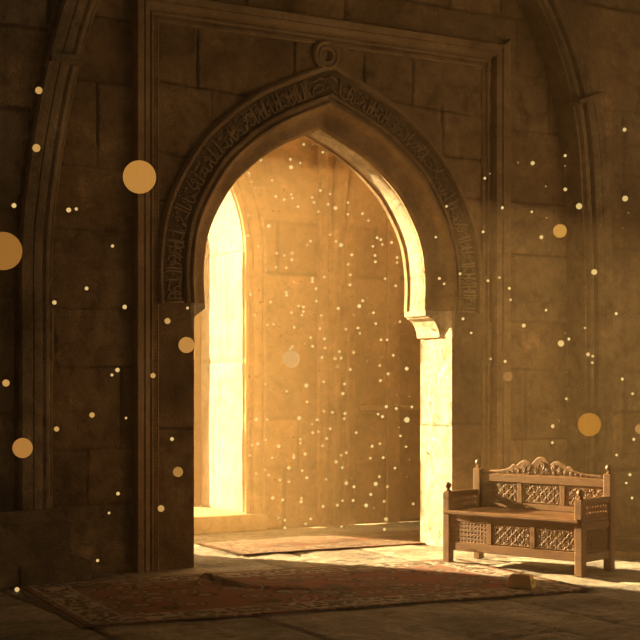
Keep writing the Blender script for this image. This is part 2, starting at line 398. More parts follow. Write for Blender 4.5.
while s<LEN-.09:
    k=rs.choice('ABCDEFGHAC')
    if k=='A':   # tall upright with a serif
        stroke([(s-.006,.92),(s,1.0),(s+.004,.8),(s+.003,.1),(s+.012,.03)],.007); s+=.022
    elif k=='B': # two tall letters joined at the foot
        stroke([(s,.98),(s+.003,.5),(s+.006,.08),(s+.02,.0),(s+.034,.1),(s+.038,.55),(s+.036,.95)],.0065); stroke(arcpts(s+.02,.5,.009,.09,0,2*PI)); s+=.045
    elif k=='C': # bowl below
        stroke([(s+.036,.42)]+arcpts(s+.016,.22,.02,.2,.2,-PI-.3)+[(s-.004,.4)],.0062); stroke([(s+.014,.5),(s+.018,.56),(s+.022,.5)],.006); s+=.037
    elif k=='D': # loop and tail
        stroke(arcpts(s+.012,.62,.011,.13,-.5,2*PI-.5)+[(s+.02,.4),(s+.012,.18),(s-.004,.06)]); s+=.030
    elif k=='E': # teeth
        stroke([(s,.3),(s+.004,.12),(s+.010,.3),(s+.014,.12),(s+.02,.3),(s+.026,.1),(s+.04,.1)],.006); stroke([(s+.004,.7),(s+.02,.82),(s+.034,.7)],.0055); s+=.041
    elif k=='F': # long slanting stroke with knot
        stroke([(s+.03,1.0),(s+.018,.72),(s+.008,.45),(s+.014,.3),(s+.03,.26),(s+.034,.1),(s+.01,.04)],.0066); s+=.034
    elif k=='G':
        stroke([(s,.05),(s+.008,.3),(s+.028,.36),(s+.036,.6),(s+.026,.78),(s+.012,.7),(s+.016,.5)],.006); stroke([(s+.03,.96),(s+.036,.9)],.006); s+=.037
    else:
        stroke([(s,.9),(s+.01,.76),(s+.024,.86),(s+.034,.74)],.0055); stroke(arcpts(s+.016,.34,.015,.2,PI*.9,-PI*.8)); s+=.036
    for _ in range(rs.choice((0,1,1,2))): ins.ball(ring_pt2(min(s,LEN-.02),.287+rs.uniform(.1,.9)*.146,-.006),.009,5,3)
o=ins.build('inscription',M['carved'],None,True); unparent_fix(o,arch); o['label']='raised calligraphic lettering'
# frame lines closing the band at its two feet
bd=MB()
for s0,sg in ((.012,1),(LEN-.012,-1)):
    bd.tube([ring_pt2(s0,.284,-.006),ring_pt2(s0,.436,-.006)],.012,5)
    bd.tube([ring_pt2(s0+sg*.03,.292,-.004),ring_pt2(s0+sg*.03,.428,-.004)],.008,5)
n=int(LEN/.024)
for i in range(n):
    s0=(i+.5)*LEN/n; bd.ball(ring_pt(s0,rs_(.249),-.036),.0085,5,3)
    bd.ball(ring_pt(s0,rs_(.471),-.047),.0085,5,3)
o=bd.build('bead_border',M['carved'],None,True); unparent_fix(o,arch)
md=MB(); mc=(UC-.055,4.645)
prof=[(.05,-.01),(.062,-.045),(.08,-.05),(.088,-.03),(.098,-.03),(.105,-.05),(.128,-.052),(.14,-.02),(.142,.03)]
vs=[];fs=[];nn=40
for r_,y in prof:
    for k in range(nn):
        w=2*PI*k/nn; vs.append((mc[0]+r_*math.cos(w),y,mc[1]+r_*math.sin(w)))
for i in range(len(prof)-1):
    for k in range(nn): l=(k+1)%nn; fs.append((i*nn+k,i*nn+l,i*nn+nn+l,i*nn+nn+k))
md.add(vs,fs)
for k in range(34):
    w=2*PI*k/34; md.ball((mc[0]+.117*math.cos(w),-.052,mc[1]+.117*math.sin(w)),.007,5,3)
md.add([(mc[0]+.054*math.cos(2*PI*k/24),.0,mc[1]+.054*math.sin(2*PI*k/24)) for k in range(24)],[tuple(range(24))])
o=md.build('medallion',M['trim'],None,True); unparent_fix(o,arch)

# --- corbels under the arch feet
def corbel(sx,label):
    t=empty('stone_corbel',(UC+sx*JH,.15,2.0)); tag(t,label,'corbel')
    pr=[(1.40,2.06),(1.345,2.07),(1.335,2.13),(1.315,2.18),(1.285,2.225),(1.25,2.25),(1.225,2.258),(1.22,2.275),(1.2,2.28),(1.2,2.335),(1.42,2.335)]
    m=MB(); secs=[(-.002,.0),(.03,.1),(.075,.2),(.115,.39),(.14,.63),(.15,.85),(.16,1.),(TH+.003,1.)]; n_=len(pr); vs=[]; fs=[]
    for y,k in secs:
        for a,b in pr: a2=a if a>1.39 else 1.385+(a-1.385)*k; vs.append((UC+sx*a2,y,b))
    for q in range(len(secs)-1):
        for i in range(n_): fs.append((q*n_+i,q*n_+(i+1)%n_,(q+1)*n_+(i+1)%n_,(q+1)*n_+i))
    fs += [tuple(range(n_)),tuple(reversed(range(len(vs)-n_,len(vs))))]; m.add(vs,fs)
    o=m.build('corbel_block',M['jamb']); unparent_fix(o,t)
    m=MB(); x0,x1=sorted((UC+sx*1.19,UC+sx*1.40)); m.box(x0,x1,.17,TH+.006,2.278,2.334,.006)
    o=m.build('abacus',M['jamb']); unparent_fix(o,t)
corbel(1,'sunlit scrolled stone corbel under the right foot of the arch')
corbel(-1,'shadowed stone corbel under the left foot of the arch')

# --- rectangular moulded frame around the doorway
fr=empty('doorway_frame',(UC,0,0)); tag(fr,'moulded rectangular stone frame enclosing the carved arch and doorway','frame')
FRP=None
def member(name,path,prof,bead_d=None):
    k=FRP.index(path[0]); o=sweep(name,FRP,prof,M['trim'],None,only=k); unparent_fix(o,fr)
    if bead_d:
        b=MB(); pts=offset(FRP,bead_d)[k:k+2]
        for p,q in zip(pts[:-1],pts[1:]):
            L=math.hypot(q[0]-p[0],q[1]-p[1]); k=int(L/.03)
            for i in range(k):
                t=(i+.5)/k; b.ball((p[0]+(q[0]-p[0])*t,-.026,p[1]+(q[1]-p[1])*t),.010,5,3)
        c=b.build('bead_moulding',M['trim'],o,True); c.matrix_parent_inverse=o.matrix_world.inverted() if False else Matrix.Identity(4)
fp=[(-.0,.02),(.0,-.012),(.012,-.02),(.02,-.012),(.052,-.012),(.058,-.03),(.072,-.034),(.08,-.015),(.092,-.012),(.1,-.05),(.112,-.075),(.15,-.085),(.165,-.075),(.18,-.085),(.225,-.09),(.235,-.075),(.24,.03)]
xl,xr,zt=-.395,3.06,4.74
FRP=[(xl,0),(xl,zt),(xr,zt),(xr,0)]
hl=[(d,y) for d,y in fp]
member('frame_stile',[(xl,0),(xl,zt)],hl,.036)
member('frame_rail',[(xl,zt),(xr,zt)],hl,.036)
fr_r=[(-.0,.02),(.0,-.012),(.012,-.02),(.02,-.012),(.052,-.012),(.058,-.03),(.072,-.034),(.078,-.01),(.08,.015),(.12,.015),(.125,-.05),(.14,-.075),(.19,-.085),(.205,-.07),(.215,-.085),(.29,-.09),(.31,-.075),(.315,.03)]
member('frame_stile',[(xr,zt),(xr,0)],fr_r,.036)
# --- vault arch (blind arch) carried on the two piers, in front of the wall
left_in=[(-1.431,0),(-1.431,1.0),(-1.431,2.0),(-1.431,2.7),(-1.389,3.16),(-1.32,3.62),(-1.2,4.21),(-1.03,4.76),(-.75,5.3),(-.3,5.85),(.3,6.35),(.9,6.7),(1.36,6.85)]
right_in=[(4.155,0),(4.155,1.0),(4.155,2.0),(4.15,2.7),(4.125,3.3),(4.08,3.96),(3.99,4.45),(3.832,4.9),(3.554,5.39),(3.15,5.85),(2.5,6.35),(1.85,6.7),(1.36,6.85)]
A_=catmull(left_in,4); B_=catmull(right_in,4); RIB=[tuple(p) for p in A_]+[tuple(p) for p in reversed(B_[:-1])]
rp=[(0,.04),(0,-.24),(.012,-.262),(.03,-.262),(.05,-.30),(.075,-.312),(.10,-.30),(.108,-.285),(.118,-.345),(.135,-.355),(.19,-.36),(.2,-.35),(.21,-.36),(.29,-.365),(.31,-.345),(.318,-.25),(.345,-.245),(.35,-.28)]
vr=sweep('trim_1',RIB,rp,M['rib']); vr['kind']='structure'
def impost(pts,y0,y1):
    m=MB(); m.prism(pts,y0,y1); o=m.build('impost_block',M['rib'],vr); return o
impost([(-1.50,4.20),(-1.20,4.21),(-1.18,4.25),(-1.18,4.28),(-1.50,4.25)],-.42,-.03)
impost([(3.99,4.40),(4.36,4.55),(4.37,4.585),(3.97,4.435)],-.41,-.03)
ribo=offset(RIB,.33)
# pier and spandrel surface around the vault arch
outL=[(x,z) for x,z in offset([tuple(p) for p in A_],.33)]; outR=[(x,z) for x,z in offset([tuple(p) for p in reversed(B_)],.33)]
zl=np.array([p[1] for p in outL]); xl_=np.array([p[0] for p in outL]); il=np.argsort(zl)
zr=np.array([p[1] for p in outR]); xr_=np.array([p[0] for p in outR]); ir=np.argsort(zr)
def keep_rib(u,z):
    return (u<np.interp(z,zl[il],xl_[il]))|(u>np.interp(z,zr[ir],xr_[ir]))
side_r=masonry([.85,.62,.95,.7],.8,1.7,41,z0=-.1)
g2=[(5.0,0),(5.0,3.2),(5.03,4.2),(4.95,5.0)]
def pier_relief(u,z):
    h,J,T=side_r(u,z)
    # hollow mouldings running down beside the ribs
    c1=4.66+.0*z; gr=np.exp(-((u-c1)/.03)**2)*(z<6); h=h-.035*gr
    c2=-1.86-.0*z; gr=np.exp(-((u-c2)/.02)**2); h=h-.02*gr
    c3=np.interp(z,[0,3.6,4.6,5.4,7],[-2.35,-2.3,-2.12,-1.8,-1.0]); h=h-.06*np.exp(-((u-c3)/.04)**2)
    return h,J,T
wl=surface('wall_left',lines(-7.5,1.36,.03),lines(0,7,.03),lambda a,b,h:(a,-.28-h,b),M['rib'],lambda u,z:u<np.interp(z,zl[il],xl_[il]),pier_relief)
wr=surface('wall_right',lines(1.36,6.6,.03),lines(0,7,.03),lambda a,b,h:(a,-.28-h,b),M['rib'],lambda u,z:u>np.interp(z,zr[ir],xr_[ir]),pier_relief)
# plinth of the left pier with its worn offset course, low step along the right pier
def block(name,x0,x1,y0,y1,z0,z1,mat,seed,amp=.02,step=.03):
    # rough stone block: displaced front, top and right/left sides
    m=MB(); 
    nx=max(2,int((x1-x0)/step)); ny=max(2,int((y1-y0)/step)); nz=max(2,int((z1-z0)/step))
    def g(A,B,fn):
        a,b=np.meshgrid(A,B,indexing='ij'); e=np.minimum.reduce([a-a.min(),a.max()-a,b-b.min(),b.max()-b]); e=np.clip(e/.02,0,1)
        h=(fbm(a,b,.25,seed,5)-.5)*amp*2*e; v=fn(a,b,h); V=np.stack(v,-1).reshape(-1,3).tolist(); nb=len(B)
        m.add(V,[(i*nb+j,(i+1)*nb+j,(i+1)*nb+j+1,i*nb+j+1) for i in range(len(A)-1) for j in range(nb-1)])
    X=np.linspace(x0,x1,nx);Y=np.linspace(y0,y1,ny);Zz=np.linspace(z0,z1,nz)
    g(X,Zz,lambda a,b,h:(a,y0-h,b)); g(X,Y,lambda a,b,h:(a,b,z1+h*.4)); g(Y,Zz,lambda a,b,h:(x1+h,a,b)); g(Y,Zz,lambda a,b,h:(x0-h,a,b))
    o=m.build(name,mat,None,True); return o
for i,(a) in enumerate([('trim_2',-7.4,-1.33,-.39,-.1,0,.50,.02),('trim_3',-7.4,-1.36,-.42,-.1,.50,.60,.012),('trim_4',-1.75,-1.16,-.41,-.05,0,.17,.03),('trim_5',3.62,6.5,-1.55,-.2,0,.065,.01)]):
    o=block(a[0],*a[1:7],M['rib'],60+i,a[7]); o['kind']='structure'

# --- room beyond
win=dict(c=.36,h=1.35,R=1.42,s=3.08,sill=.19,d=1.1)
def win_curve(o=0):
    c,h,R,s_=win['c'],win['h'],win['R'],win['s']; pts=[]
    a1=math.acos((R-h)/R)
    for i in range(13):
        a=a1*i/12; pts.append((c-h+R-R*math.cos(a), s_+R*math.sin(a)))
    L=[(c-h,win['sill'])]+pts; Rr=[(2*c-x,z) for x,z in reversed(L[:-1])]
    return L+Rr
WC=win_curve(); 
def whw(z):
    L=WC[:14]; return np.interp(z,[p[1] for p in L],[win['c']-p[0] for p in L],right=-1)
keep_win=lambda u,z: ~((z>win['sill'])&(np.abs(u-win['c'])<whw(z)+.05))
inr=masonry([.7,.55,.8],.8,1.6,71,.008,.012,.012)
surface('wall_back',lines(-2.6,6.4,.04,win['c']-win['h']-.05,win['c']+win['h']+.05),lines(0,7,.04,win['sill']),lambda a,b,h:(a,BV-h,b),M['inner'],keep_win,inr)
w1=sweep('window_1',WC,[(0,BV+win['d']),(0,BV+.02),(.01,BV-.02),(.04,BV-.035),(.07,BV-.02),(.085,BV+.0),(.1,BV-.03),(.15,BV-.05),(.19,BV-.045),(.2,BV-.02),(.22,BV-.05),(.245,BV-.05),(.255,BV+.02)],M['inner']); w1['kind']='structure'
# sunlit reveal blocks of the deep window
rv=lines(BV+.03,BV+win['d'],.04); 
def rrel(a,b):
    d,t=ashlar(a,b,0,.19,[1.0,.7,.85],.5,1.3,5); n=fbm(a,b,.3,9,4); j=np.exp(-(d/.012)**2); return -.01*j-.02*(n-.5),j*.6,t*.3
for sx in (1,-1):
    surface('window_reveal',rv,lines(win['sill'],win['s'],.04),lambda a,b,h:(win['c']+sx*(win['h']-.012)-sx*h,a,b),M['reveal'],None,rrel,None,w1)
o=sweep('window_reveal',WC[1:-1],[(-.006,BV+win['d']-.02),(-.006,BV+.03)],M['reveal'],w1)
m=MB(); m.box(win['c']-win['h']-.24,win['c']+win['h']+.24,BV-.09,BV+win['d'],.0,win['sill'],.012)
o=m.build('window_sill',M['inner'],w1)
# timber window frame far out in the opening
wf=MB(); y0=BV+win['d']-.12; c,h=win['c'],win['h']
wf.box(c+h-.13,c+h-.012,y0+.1,y0+.16,win['sill'],3.6,.01); wf.box(c-h+.012,c-h+.085,y0+.02,y0+.08,win['sill'],3.6,.01)
o=wf.build('window_frame',M['wood'],w1)
# clustered shaft with ribs flaring into the vault
sh=MB()
def flare(x0,dx,r,zb=3.0,y=BV-.02,dy=-.5):
    pts=[(x0,y,0.0),(x0,y,zb)]+[(x0+dx*(t**2.2),y+dy*t**2,zb+3.4*t) for t in [i/10 for i in range(1,11)]]
    sh.tube(pts,r,14)
sh.box(2.63,3.10,BV-.05,BV+.05,0,6.9,.01)
flare(2.71,-.5,.05); flare(2.85,.25,.065,dy=-.9); flare(3.0,1.0,.05)
o=sh.build('trim_6',M['inner'],None,True); o.data.set_sharp_from_angle(angle=math.radians(40)); o['kind']='structure'
# recessed wall bay lines on the right of the back wall: shallow pilaster strips
m=MB(); m.box(3.55,3.72,BV-.03,BV+.05,0,6.9,.008); m.box(4.5,4.75,BV-.03,BV+.05,0,6.9,.01); m.box(3.17,6.3,BV-.025,BV+.05,1.30,1.36,.008)
o=m.build('trim_7',M['inner']); o['kind']='structure'
surface('wall_side',lines(TH,BV,.1),lines(0,7,.1),lambda a,b,h:(6.3+0*a,a,b),M['inner'])
surface('wall_side',lines(TH,BV,.1),lines(0,7,.1),lambda a,b,h:(-2.5+0*a,a,b),M['inner'])

# --- floor of big worn flags; one continuous surface
def flo(u,v):
    d,t=ashlar(v,u,-14,-5,[.55,.75,.6],.9,1.9,91); n=fbm(u,v,.3,92,5); b=fbm(u,v,1.2,93,3)
    J=np.exp(-(d/.012)**2); h=-.02*J-.04*(n-.5)-.01*(b-.5)+(t-.5)*.006
    return np.minimum(h,.006),J*.8,t*.9
surface('floor',lines(-7.5,6.6,.035),lines(-8,3.6,.035),lambda a,b,h:(a,b,h-.004),M['floor'],None,flo)
fl2=surface('floor',lines(-7.5,6.6,.4),lines(-15,-8,.4),lambda a,b,h:(a,b,h*0),M['floor'])
# enclosing shell of the near hall: side walls and vault; its far end is open to the dim nave
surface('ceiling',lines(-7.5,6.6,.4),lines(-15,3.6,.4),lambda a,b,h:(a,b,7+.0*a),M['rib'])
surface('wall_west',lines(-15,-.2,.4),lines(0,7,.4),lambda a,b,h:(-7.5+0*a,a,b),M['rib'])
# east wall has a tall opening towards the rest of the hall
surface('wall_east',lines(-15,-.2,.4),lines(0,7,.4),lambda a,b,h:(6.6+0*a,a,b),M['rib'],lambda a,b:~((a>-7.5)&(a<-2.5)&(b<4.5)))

# ------------------------------------------------------------------ rugs
def rug(name,c,ang,hx,hy,mat,label,folds,seed,base=.014):
    nx,ny=int(hx*2/.025),int(hy*2/.025); X=np.linspace(-hx,hx,nx); Y=np.linspace(-hy,hy,ny); x,y=np.meshgrid(X,Y,indexing='ij')
    ca_,sa_=math.cos(ang),math.sin(ang)
    wx=x+.02*(fbm(x+9,y+9,.9,seed)-.5)*np.abs(x/hx)**4; wy=y+.03*(fbm(y+5,x+9,.8,seed+1)-.5)*np.abs(y/hy)**4
    gx=c[0]+x*ca_-y*sa_; gy=c[1]+x*sa_+y*ca_
    h=base+.012*(fbm(gx+20,gy+20,.5,seed,3)-.35).clip(0)
    for pts in folds:
        for (a,b,r0,h0),(a2,b2,r1,h1) in zip(pts[:-1],pts[1:]):
            L=(a2-a)**2+(b2-b)**2; t=np.clip(((gx-a)*(a2-a)+(gy-b)*(b2-b))/L,0,1); d=np.hypot(gx-a-t*(a2-a),gy-b-t*(b2-b))
            h=np.maximum(h,base+(h0+(h1-h0)*t)*np.exp(-(d/(r0+(r1-r0)*t))**2))
    top=np.stack([wx,wy,h],-1).reshape(-1,3); bot=np.stack([wx,wy,h-.009],-1).reshape(-1,3)
    V=np.concatenate([top,bot]); K=nx*ny; i,j=np.meshgrid(np.arange(nx-1),np.arange(ny-1),indexing='ij'); q=i*ny+j
    Ft=np.stack([q,q+ny,q+ny+1,q+1],-1).reshape(-1,4).tolist(); Fb=[[a+K for a in reversed(f)] for f in Ft]; E=[]
    e=[(i*ny) for i in range(nx)]+[(nx-1)*ny+j for j in range(1,ny)]+[i*ny+ny-1 for i in range(nx-2,-1,-1)]+[j for j in range(ny-2,0,-1)]
    for a,b in zip(e,e[1:]+e[:1]): E.append((a,a+K,b+K,b))
    root=empty(name,(c[0],c[1],0),ang); tag(root,label,'rug')
    o=mesh_obj('carpet_pile',V,Ft+Fb+E,mat,root,True); o.data.set_sharp_from_angle(angle=math.radians(50))
    # fringe at both short ends
    r_=random.Random(seed); fm=MB()
    for sx in (-1,1):
        for k in range(int(hy*2/.02)):
            yy=-hy+.01+k*.02+r_.uniform(-.004,.004); l=r_.uniform(.03,.06)
            fm.tube([(sx*(hx-.008),yy,base-.006),(sx*(hx+l*.5),yy+r_.uniform(-.006,.006),.010),(sx*(hx+l),yy+r_.uniform(-.012,.012),.008)],.003,4)
    fo=fm.build('fringe',M['fringe'],root); fo['label']='pale short fringe'; fo['kind']='stuff'
    return root
M['fringe']=stone('fringe',(.25,.19,.12),(.3,.23,.15),(.36,.28,.19),.2,.1)
red=((.25,.055,.04),(.34,.13,.09),(.05,.045,.045),(.62,.52,.40),(.16,.12,.085))
M['rug']=rug_mat('rug_front',2.0,1.05,red)
redf=((.22,.07,.045),(.16,.065,.04),(.05,.045,.045),(.32,.24,.17),(.15,.1,.06))
M['rug2']=rug_mat('rug_far',1.5,.53,redf)
def fpt(x,y,r,h): a=fl(x,y); return (a[0],a[1],r,h)
rug('oriental_rug',(.13,-1.60),math.radians(-5.6),2.0,1.05,M['rug'],'large worn dark red oriental rug in front of the doorway',
    [[fpt(198,588,.05,.012),fpt(206,583,.055,.075),fpt(222,585,.05,.05),fpt(250,590,.05,.03),fpt(320,592,.05,.016),fpt(395,588,.06,.012)],
     [fpt(55,590,.06,.01),fpt(105,588,.08,.03),fpt(140,590,.07,.008)],[fpt(290,612,.04,.016),fpt(300,606,.05,.006)]],101)
rug('oriental_rug',(2.22,1.02),math.radians(-1.2),1.5,.53,M['rug2'],'smaller faded rug lying in the sun beyond the doorway',
    [[fpt(196,547,.04,.03),fpt(206,548,.04,.01)],[fpt(326,552,.04,.045),fpt(345,550,.04,.02),fpt(365,549,.04,.008)]],111)
# small amber block left on the rug
t=empty('amber_box',(*fl(521,590),.02),math.radians(-52)); tag(t,'small amber coloured box lying on the rug before the bench','box')
m,nt,b=mat_new('amber'); b.inputs['Base Color'].default_value=(.95,.66,.30,1); b.inputs['Roughness'].default_value=.35; b.inputs['Subsurface Weight'].default_value=.5; b.inputs['Subsurface Scale'].default_value=.1; M['amber']=m
m=MB(); vs=[]
for z,k in ((0,1),(.012,1.02),(.085,.84),(.095,.8)):
    vs += [(-.1*k,-.06*k,z),(.1*k,-.06*k,z),(.1*k,.06*k,z),(-.1*k,.06*k,z)]
fs=[(3,2,1,0),(12,13,14,15)]+[(4*i+j,4*i+(j+1)%4,4*i+4+(j+1)%4,4*i+4+j) for i in range(3) for j in range(4)]
m.add(vs,fs); m.build('box_body',M['amber'],t)
m=MB(); m.box(-.075,.075,-.043,.043,.095,.103,.004); m.ball((0,0,.107),.012,10,6); m.build('lid',M['amber'],t)
m=MB(); m.box(.078,.108,-.02,.02,.03,.06,.004); m.build('clasp',M['amber'],t)

# ------------------------------------------------------------------ bench (x along the seat, y = 0 front to D at the back)
L,D=1.43,.55
ang=math.radians(-71.2)
ctr=(2.478,-1.455)
bx=Vector((math.cos(ang),math.sin(ang))); by=Vector((-math.sin(ang),math.cos(ang)))
org=Vector(ctr)-bx*(L/2)-by*(D/2)
bench=empty('carved_bench',(org.x,org.y,.002),ang); tag(bench,'carved wooden bench with lattice arms standing right of the doorway','bench')
W='wood'; pw=.075
def part(name,fn,mat='wood',parent=None,smooth=False,label=None):
    m=MB(); fn(m); o=m.build(name,M[mat],parent or bench,smooth)
    if label: o['label']=label
    if smooth: o.data.set_sharp_from_angle(angle=math.radians(35))
    return o
def post(x,y,h,ballz):
    p=part('post',lambda m:m.box(x,x+pw,y,y+pw,0,h,.008))
    part('finial',lambda m:m.lathe([(.026,0),(.028,.008),(.018,.014),(.013,.022),(.021,.030),(.029,.045),(.031,.055),(.026,.07),(.016,.079),(.004,.084)],(x+pw/2,y+pw/2,h-.001),18),'wood',p,True)
post(0,0,.645,0); post(L-pw,0,.645,0); post(0,D-pw,.835,0); post(L-pw,D-pw,.835,0)
part('seat',lambda m:m.box(.02,L-.02,-.03,D-.04,.445,.482,.010))
part('seat_rail',lambda m:m.box(pw,L-pw,.012,.05,.385,.446,.004))
part('bottom_rail',lambda m:m.box(pw,L-pw,.01,.055,.125,.2,.006))
part('back_rail',lambda m:m.box(pw,L-pw,D-.06,D-.012,.715,.79,.006))
part('back_rail',lambda m:m.box(pw,L-pw,D-.06,D-.015,.482,.535,.006))
part('rear_rail',lambda m:m.box(pw,L-pw,D-.055,D-.02,.125,.2,.006))
def scrolls(m,x0,x1,z0,z1,y,seed,axis='x',s=.055,r=.0055):
    # interlaced carved vine: spirals with leaves in every cell
    rr=random.Random(seed); nx=max(1,round((x1-x0)/s)); nz=max(1,round((z1-z0)/s)); sx=(x1-x0)/nx; sz=(z1-z0)/nz
    P=(lambda a,b:(a,y,b)) if axis=='x' else (lambda a,b:(y,a,b))
    for i in range(nx):
        for j in range(nz):
            cx,cz=x0+(i+.5)*sx,z0+(j+.5)*sz; f=1 if (i+j)%2 else -1; a0=rr.uniform(0,2*PI)
            m.tube([P(cx+f*sx*.48*(1-t*.75)*math.cos(a0+t*8),cz+sz*.48*(1-t*.75)*math.sin(a0+t*8)) for t in [k/13 for k in range(14)]],r,5)
            for k in range(4):
                w=a0+k*PI/2; m.tube([P(cx+sx*.28*math.cos(w),cz+sz*.28*math.sin(w)),P(cx+sx*.45*math.cos(w+.35),cz+sz*.45*math.sin(w+.35)),P(cx+sx*.56*math.cos(w+.2),cz+sz*.56*math.sin(w+.2))],[r*.5,r*1.3,r*.4],5)
    if axis=='x':
        for a in (x0,x1): m.tube([P(a,z0),P(a,z1)],r*.9,5)
        for b in (z0,z1): m.tube([P(x0,b),P(x1,b)],r*.9,5)
    else:
        m.tube([P(x0,z0),P(x1,z0),P(x1,z1),P(x0,z1)],r*.9,5,1,True)
def panels(x0,x1,z0,z1,yf,n,stile,open_first=False,label=None):
    w=((x1-x0)-(n-1)*stile)/n
    for k in range(n):
        a=x0+k*(w+stile)
        if k<n-1: part('stile',lambda m:m.box(a+w,a+w+stile,yf,yf+.038,z0-.002,z1+.002,.005))
        if open_first and k==0:
            p=part('carved_panel',lambda m:(lattice(m,a,a+w,z0,z1,yf+.01,'x',.036,.0052)),'wood_carve',label='pierced lattice panel')
        else:
            p=part('carved_panel',lambda m:m.box(a-.002,a+w+.002,yf+.013,yf+.026,z0-.002,z1+.002,.001),'wood_dark')
            part('carving',lambda m:scrolls(m,a+.012,a+w-.012,z0+.012,z1-.012,yf+.011,k+int(z0*100),'x',.042,.0052),'wood_carve',p)
def lattice(m,x0,x1,z0,z1,y,axis='x',s=.031,r=.0048):
    P=(lambda a,b:(a,y,b)) if axis=='x' else (lambda a,b:(y,a,b))
    nx=max(1,round((x1-x0)/s)); nz=max(1,round((z1-z0)/s)); sx=(x1-x0)/nx; sz=(z1-z0)/nz
    for i in range(nx):
        for j in range(nz):
            cx,cz=x0+(i+.5)*sx,z0+(j+.5)*sz
            ring=[]
            for k in range(8):
                w=2*PI*k/8+PI/8; c=(cx+sx*.36*math.cos(w),y,cz+sz*.36*math.sin(w)); ring.append(P(c[0],c[2]))
            m.tube(ring,r*1.15,5,1,True)
            for w in (PI/4,3*PI/4,5*PI/4,7*PI/4):
                m.tube([P(cx+sx*.36*math.cos(w),cz+sz*.36*math.sin(w)),P(cx+sx*.5*math.sqrt(2)*math.cos(w),cz+sz*.5*math.sqrt(2)*math.sin(w))],r*1.2,5)
    for i in range(nx+1): m.tube([P(x0+i*sx,z0),P(x0+i*sx,z1)],r*.8,4)
    for j in range(nz+1): m.tube([P(x0,z0+j*sz),P(x1,z0+j*sz)],r*.8,4)
panels(pw,L-pw,.2,.385,.012,3,.052,True)
panels(pw,L-pw,.535,.715,D-.055,3,.055)
# arms and side panels
for x in (0,L-pw):
    xm=x+pw/2
    part('arm_rail',lambda m:m.box(x+.012,x+pw-.012,pw,D-pw,.595,.645,.006))
    part('side_rail',lambda m:m.box(x+.014,x+pw-.014,pw,D-pw,.385,.445,.005))
    part('side_rail',lambda m:m.box(x+.014,x+pw-.014,pw,D-pw,.115,.185,.005))
    part('arm_lattice',lambda m:lattice(m,pw,D-pw,.448,.595,xm,'y',.043,.006),'wood_carve')
    p=part('side_panel',lambda m:m.box(xm-.006,xm+.006,pw-.002,D-pw+.002,.183,.387,.001),'wood_dark')
    for yy in (xm+.008,xm-.008):
        part('carving',lambda m:scrolls(m,pw+.012,D-pw-.012,.197,.373,yy,int(x*10)+3,'y',.056),'wood_carve',p)
# crest: scalloped board with a high centre and scrolling ends
half_c=[(0,.162),(.03,.158),(.06,.137),(.085,.112),(.10,.10),(.125,.118),(.16,.128),(.20,.122),(.235,.098),(.255,.083),(.275,.086),(.295,.09),(.31,.078),(.34,.055),(.40,.038),(.48,.027),(.60,.022)]
cx=L/2; hc=[tuple(p) for p in catmull(half_c,3)]
topc=[(cx-x,.788+z) for x,z in reversed(hc)]+[(cx+x,.788+z) for x,z in hc[1:]]
cr=part('crest',lambda m:m.prism([(topc[0][0],.787)]+topc+[(topc[-1][0],.787)],D-.046,D-.026))
part('crest_edge',lambda m:m.tube([(x,D-.038,z) for x,z in topc],.009,7),'wood_carve',cr,True)
def crest_carve(m):
    rr=random.Random(3)
    for x,z,s in [(a,b-.025,c*.85) for a,b,c in [(cx,.9,.048),(cx,.848,.03),(cx-.07,.855,.033),(cx+.07,.855,.033),(cx-.14,.885,.036),(cx+.14,.885,.036),(cx-.195,.86,.034),(cx+.195,.86,.034),(cx-.135,.84,.02),(cx+.135,.84,.02),(cx-.255,.85,.026),(cx+.255,.85,.026),(cx-.31,.845,.022),(cx+.31,.845,.022),(cx-.36,.838,.015),(cx+.36,.838,.015),(cx-.41,.832,.011),(cx+.41,.832,.011),(cx-.46,.83,.009),(cx+.46,.83,.009),(cx-.51,.828,.008),(cx+.51,.828,.008)]]:
        f=1 if x>cx else -1; a0=PI/2
        m.tube([(x+f*s*(1-t*.8)*math.cos(a0+t*9),D-.049,z+s*(1-t*.8)*math.sin(a0+t*9)) for t in [k/16 for k in range(17)]],s*.1+.0015,5)
        for k in range(3): w=a0+k*2.1; m.tube([(x+s*.9*math.cos(w),D-.048,z+s*.9*math.sin(w)),(x+s*1.25*math.cos(w+.3),D-.048,z+s*1.15*math.sin(w+.3))],[s*.12,s*.05],5)
part('carving',crest_carve,'wood_carve',cr)

